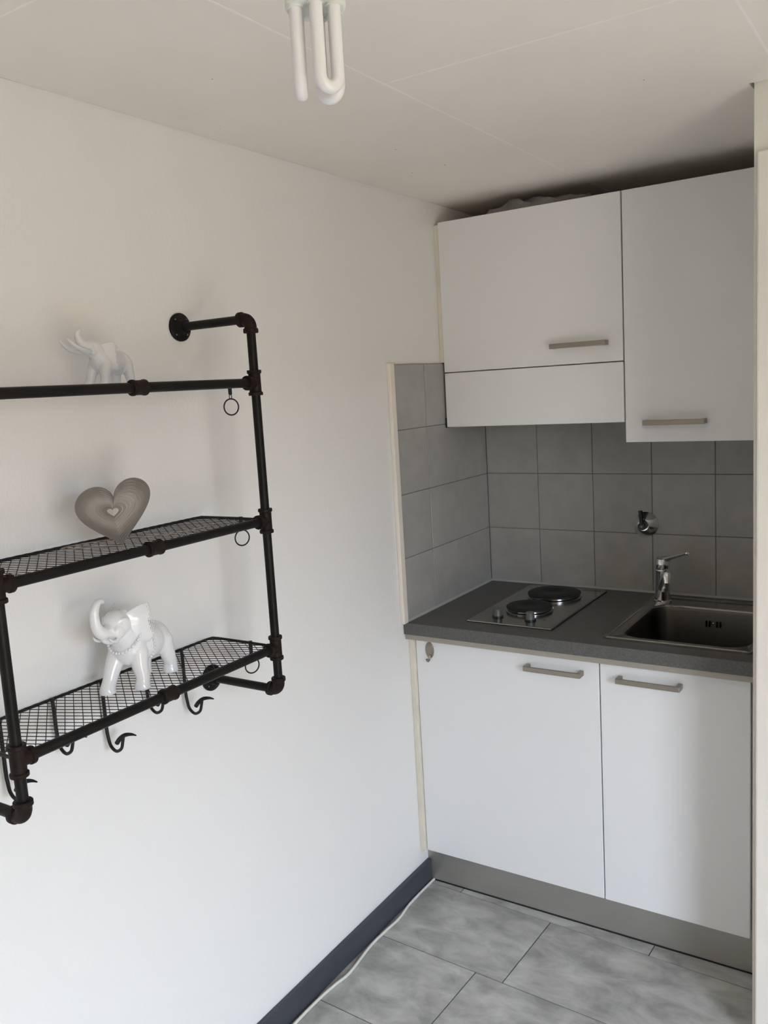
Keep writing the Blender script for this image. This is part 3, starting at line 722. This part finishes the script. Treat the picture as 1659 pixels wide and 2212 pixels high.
# necklace of the large elephant
nb = bmesh.new()
for k in range(30):
    a = 2*math.pi*k/30; c, s = math.cos(a), math.sin(a)
    ellipsoid(nb, (0.043+0.027*s, 0.0335*c, 0.103-0.027*s), (0.0030,)*3, seg=8, rings=6)
n_ = obj('bead_necklace', nb, 'porcelain', el, smooth=True)
nb = bmesh.new()
for k in range(34):
    a = 2*math.pi*k/34
    ellipsoid(nb, (0.006, 0.0385*math.cos(a), 0.0775+0.0385*math.sin(a)), (0.0028,)*3, seg=8, rings=6)
obj('bead_girth', nb, 'porcelain', el, smooth=True)
elephant('small pale elephant figurine with long tusks on the top rack', (0.100, -1.742, ZR[0]+0.0035), fw(0.10, -1.0), 0.62, 'porcelain2',
         [(0.076, 0, 0.116, 0.0190), (0.092, 0, 0.122, 0.0150), (0.106, 0, 0.133, 0.0118), (0.114, 0, 0.147, 0.0095), (0.112, 0, 0.160, 0.0080), (0.102, 0, 0.166, 0.0060)],
         [(0.080, 0.015, 0.108, 0.0068), (0.105, 0.020, 0.107, 0.0066), (0.132, 0.022, 0.114, 0.0058), (0.158, 0.018, 0.131, 0.0040), (0.168, 0.016, 0.141, 0.0016)],
         [(0.054, 0.025, 0.036), (0.066, -0.024, 0.040), (-0.056, 0.024, -0.048), (-0.044, -0.024, -0.046)], -0.010, 1.1, 0.002, -0.022, 1.75, 1.05)

# ------------------------------------------------------------------ heart spinner
hc = thing('heart_ornament', 'taupe metal heart of nested rings standing on the middle rack', 'ornament', (0.132, -1.782, ZR[1]+0.003))
def heart_pts(n=96):
    out = []
    for k in range(n):
        a = 2*math.pi*k/n
        ex = 3.0 if math.cos(a) >= 0 else 3.0-0.85*math.sin(-math.cos(a)*math.pi/2)
        sn = math.sin(a); out.append((0.98*math.copysign(abs(sn)**ex, sn), (13*math.cos(a)-5*math.cos(2*a)-2*math.cos(3*a)-math.cos(4*a))/16.2))
    return out
HP = heart_pts()
HW, HH, ZC = 0.0845, 0.0660, 0.0708     # half width, half height, height of the nest centre above the tip
NR = 10; edges = [1.0-0.088*k for k in range(NR+1)]
for i in range(NR):
    so, si = edges[i], edges[i+1]+0.006
    rot = math.radians(4.6*i-6)
    cr_, sr_ = math.cos(rot), math.sin(rot); th = 0.0006
    bm = bmesh.new(); loops = []
    for s_, x_ in ((so, -th), (so, th), (si, th), (si, -th)):
        L = []
        for px_, pz_ in HP:
            y = px_*HW*s_; zz = ZC+pz_*HH*s_ - (1-s_)*0.007
            yy, xx = y*cr_-x_*sr_, y*sr_+x_*cr_
            L.append(bm.verts.new((xx+(-0.0012*i), yy, zz)))
        loops.append(L)
    n = len(HP)
    for a in range(4):
        A, B = loops[a], loops[(a+1) % 4]
        for k in range(n): bm.faces.new((A[k], A[(k+1) % n], B[(k+1) % n], B[k]))
    bmesh.ops.recalc_face_normals(bm, faces=bm.faces)
    r = obj('heart_ring', bm, 'heart', hc, smooth=True)
hc.rotation_euler = (math.radians(5), 0, math.radians(-9))
cp = [(0.0, 0.0, 0.0015), (-0.035, -0.045, 0.003), (-0.060, -0.085, 0.003), (-0.085, -0.060, 0.003), (-0.075, 0.03, 0.003), (-0.04, 0.07, 0.003), (-0.012, 0.12, 0.003), (-0.012, 0.18, 0.003), (-0.03, 0.235, 0.003)]
q = smoothpath([p[:3] for p in cp], 8)
cd_ = obj('hanging_cord', tb(q, 0.0015, 8), 'cord', hc, smooth=True); cd_.rotation_euler = (-math.radians(5), 0, 0)

# ------------------------------------------------------------------ fluorescent lamp
lx, ly, lz = 0.931, -2.176, 1.972
t = thing('ceiling_lamp', 'white energy-saving lamp with three bent tubes hanging from the ceiling', 'lamp', (lx, ly, lz))
loc_parent(obj('lamp_base', lt((lx, ly, lz), (0, 0, 1), [(0.0, 0.0), (0.0245, 0.0), (0.0265, 0.002), (0.0265, 0.012), (0.0245, 0.022), (0.0235, 0.05), (0.018, 0.06), (0.0135, 0.065), (0.0135, 0.085), (0, 0.085)], 40), 'lampbase', smooth=True), t)
loc_parent(obj('lamp_holder', lt((lx, ly, lz+0.072), (0, 0, 1), [(0.0185, 0), (0.0195, 0.002), (0.0195, 0.035), (0.014, 0.048), (0.006, 0.055), (0.0, 0.055)], 32), 'lampbase', smooth=True), t)
loc_parent(obj('cord', tb([(lx, ly, lz+0.12), (lx, ly, H-0.02)], 0.003, 10), 'lampwhite', smooth=True), t)
loc_parent(obj('ceiling_rose', lt((lx, ly, H-0.0005), (0, 0, -1), [(0.04, 0), (0.04, 0.01), (0.03, 0.022), (0.008, 0.028), (0, 0.028)], 32), 'lampbase', smooth=True), t)
# the camera sees the lamp from roughly -y/+x
va = math.atan2(CAM.y-ly, CAM.x-lx)
Rr = 0.0190; TR = 0.0058; LEN = 0.067
for k in range(3):
    ac = va+math.radians(28)+k*math.radians(120)
    a1, a2 = ac-math.radians(27), ac+math.radians(27)
    p1 = Vector((lx+Rr*math.cos(a1), ly+Rr*math.sin(a1), lz)); p2 = Vector((lx+Rr*math.cos(a2), ly+Rr*math.sin(a2), lz))
    hwd = (p2-p1)/2; mid = (p1+p2)/2; pts = [p1+Vector((0, 0, 0.004))]
    zl = lz-LEN+hwd.length
    for s in range(1, 5): pts.append(p1+Vector((0, 0, 1))*((zl-lz)*s/5))
    for s in range(0, 13):
        a = math.pi*s/12; pts.append(Vector((mid.x, mid.y, zl))-hwd*math.cos(a)-Vector((0, 0, hwd.length*1.15*math.sin(a))))
    for s in range(4, 0, -1): pts.append(p2+Vector((0, 0, 1))*((zl-lz)*s/5))
    pts.append(p2+Vector((0, 0, 0.004)))
    u = loc_parent(obj('lamp_tube', tb(pts, TR, 16), 'lampwhite', smooth=True), t)
    bm = bmesh.new()
    for p in (p1, p2): lathe(bm, (p.x, p.y, lz+0.001), (0, 0, -1), [(TR+0.0014, 0), (TR+0.0014, 0.0025), (TR+0.0004, 0.003)], 18)
    s = obj('tube_collar', bm, 'lampbase', smooth=True); s.parent = u
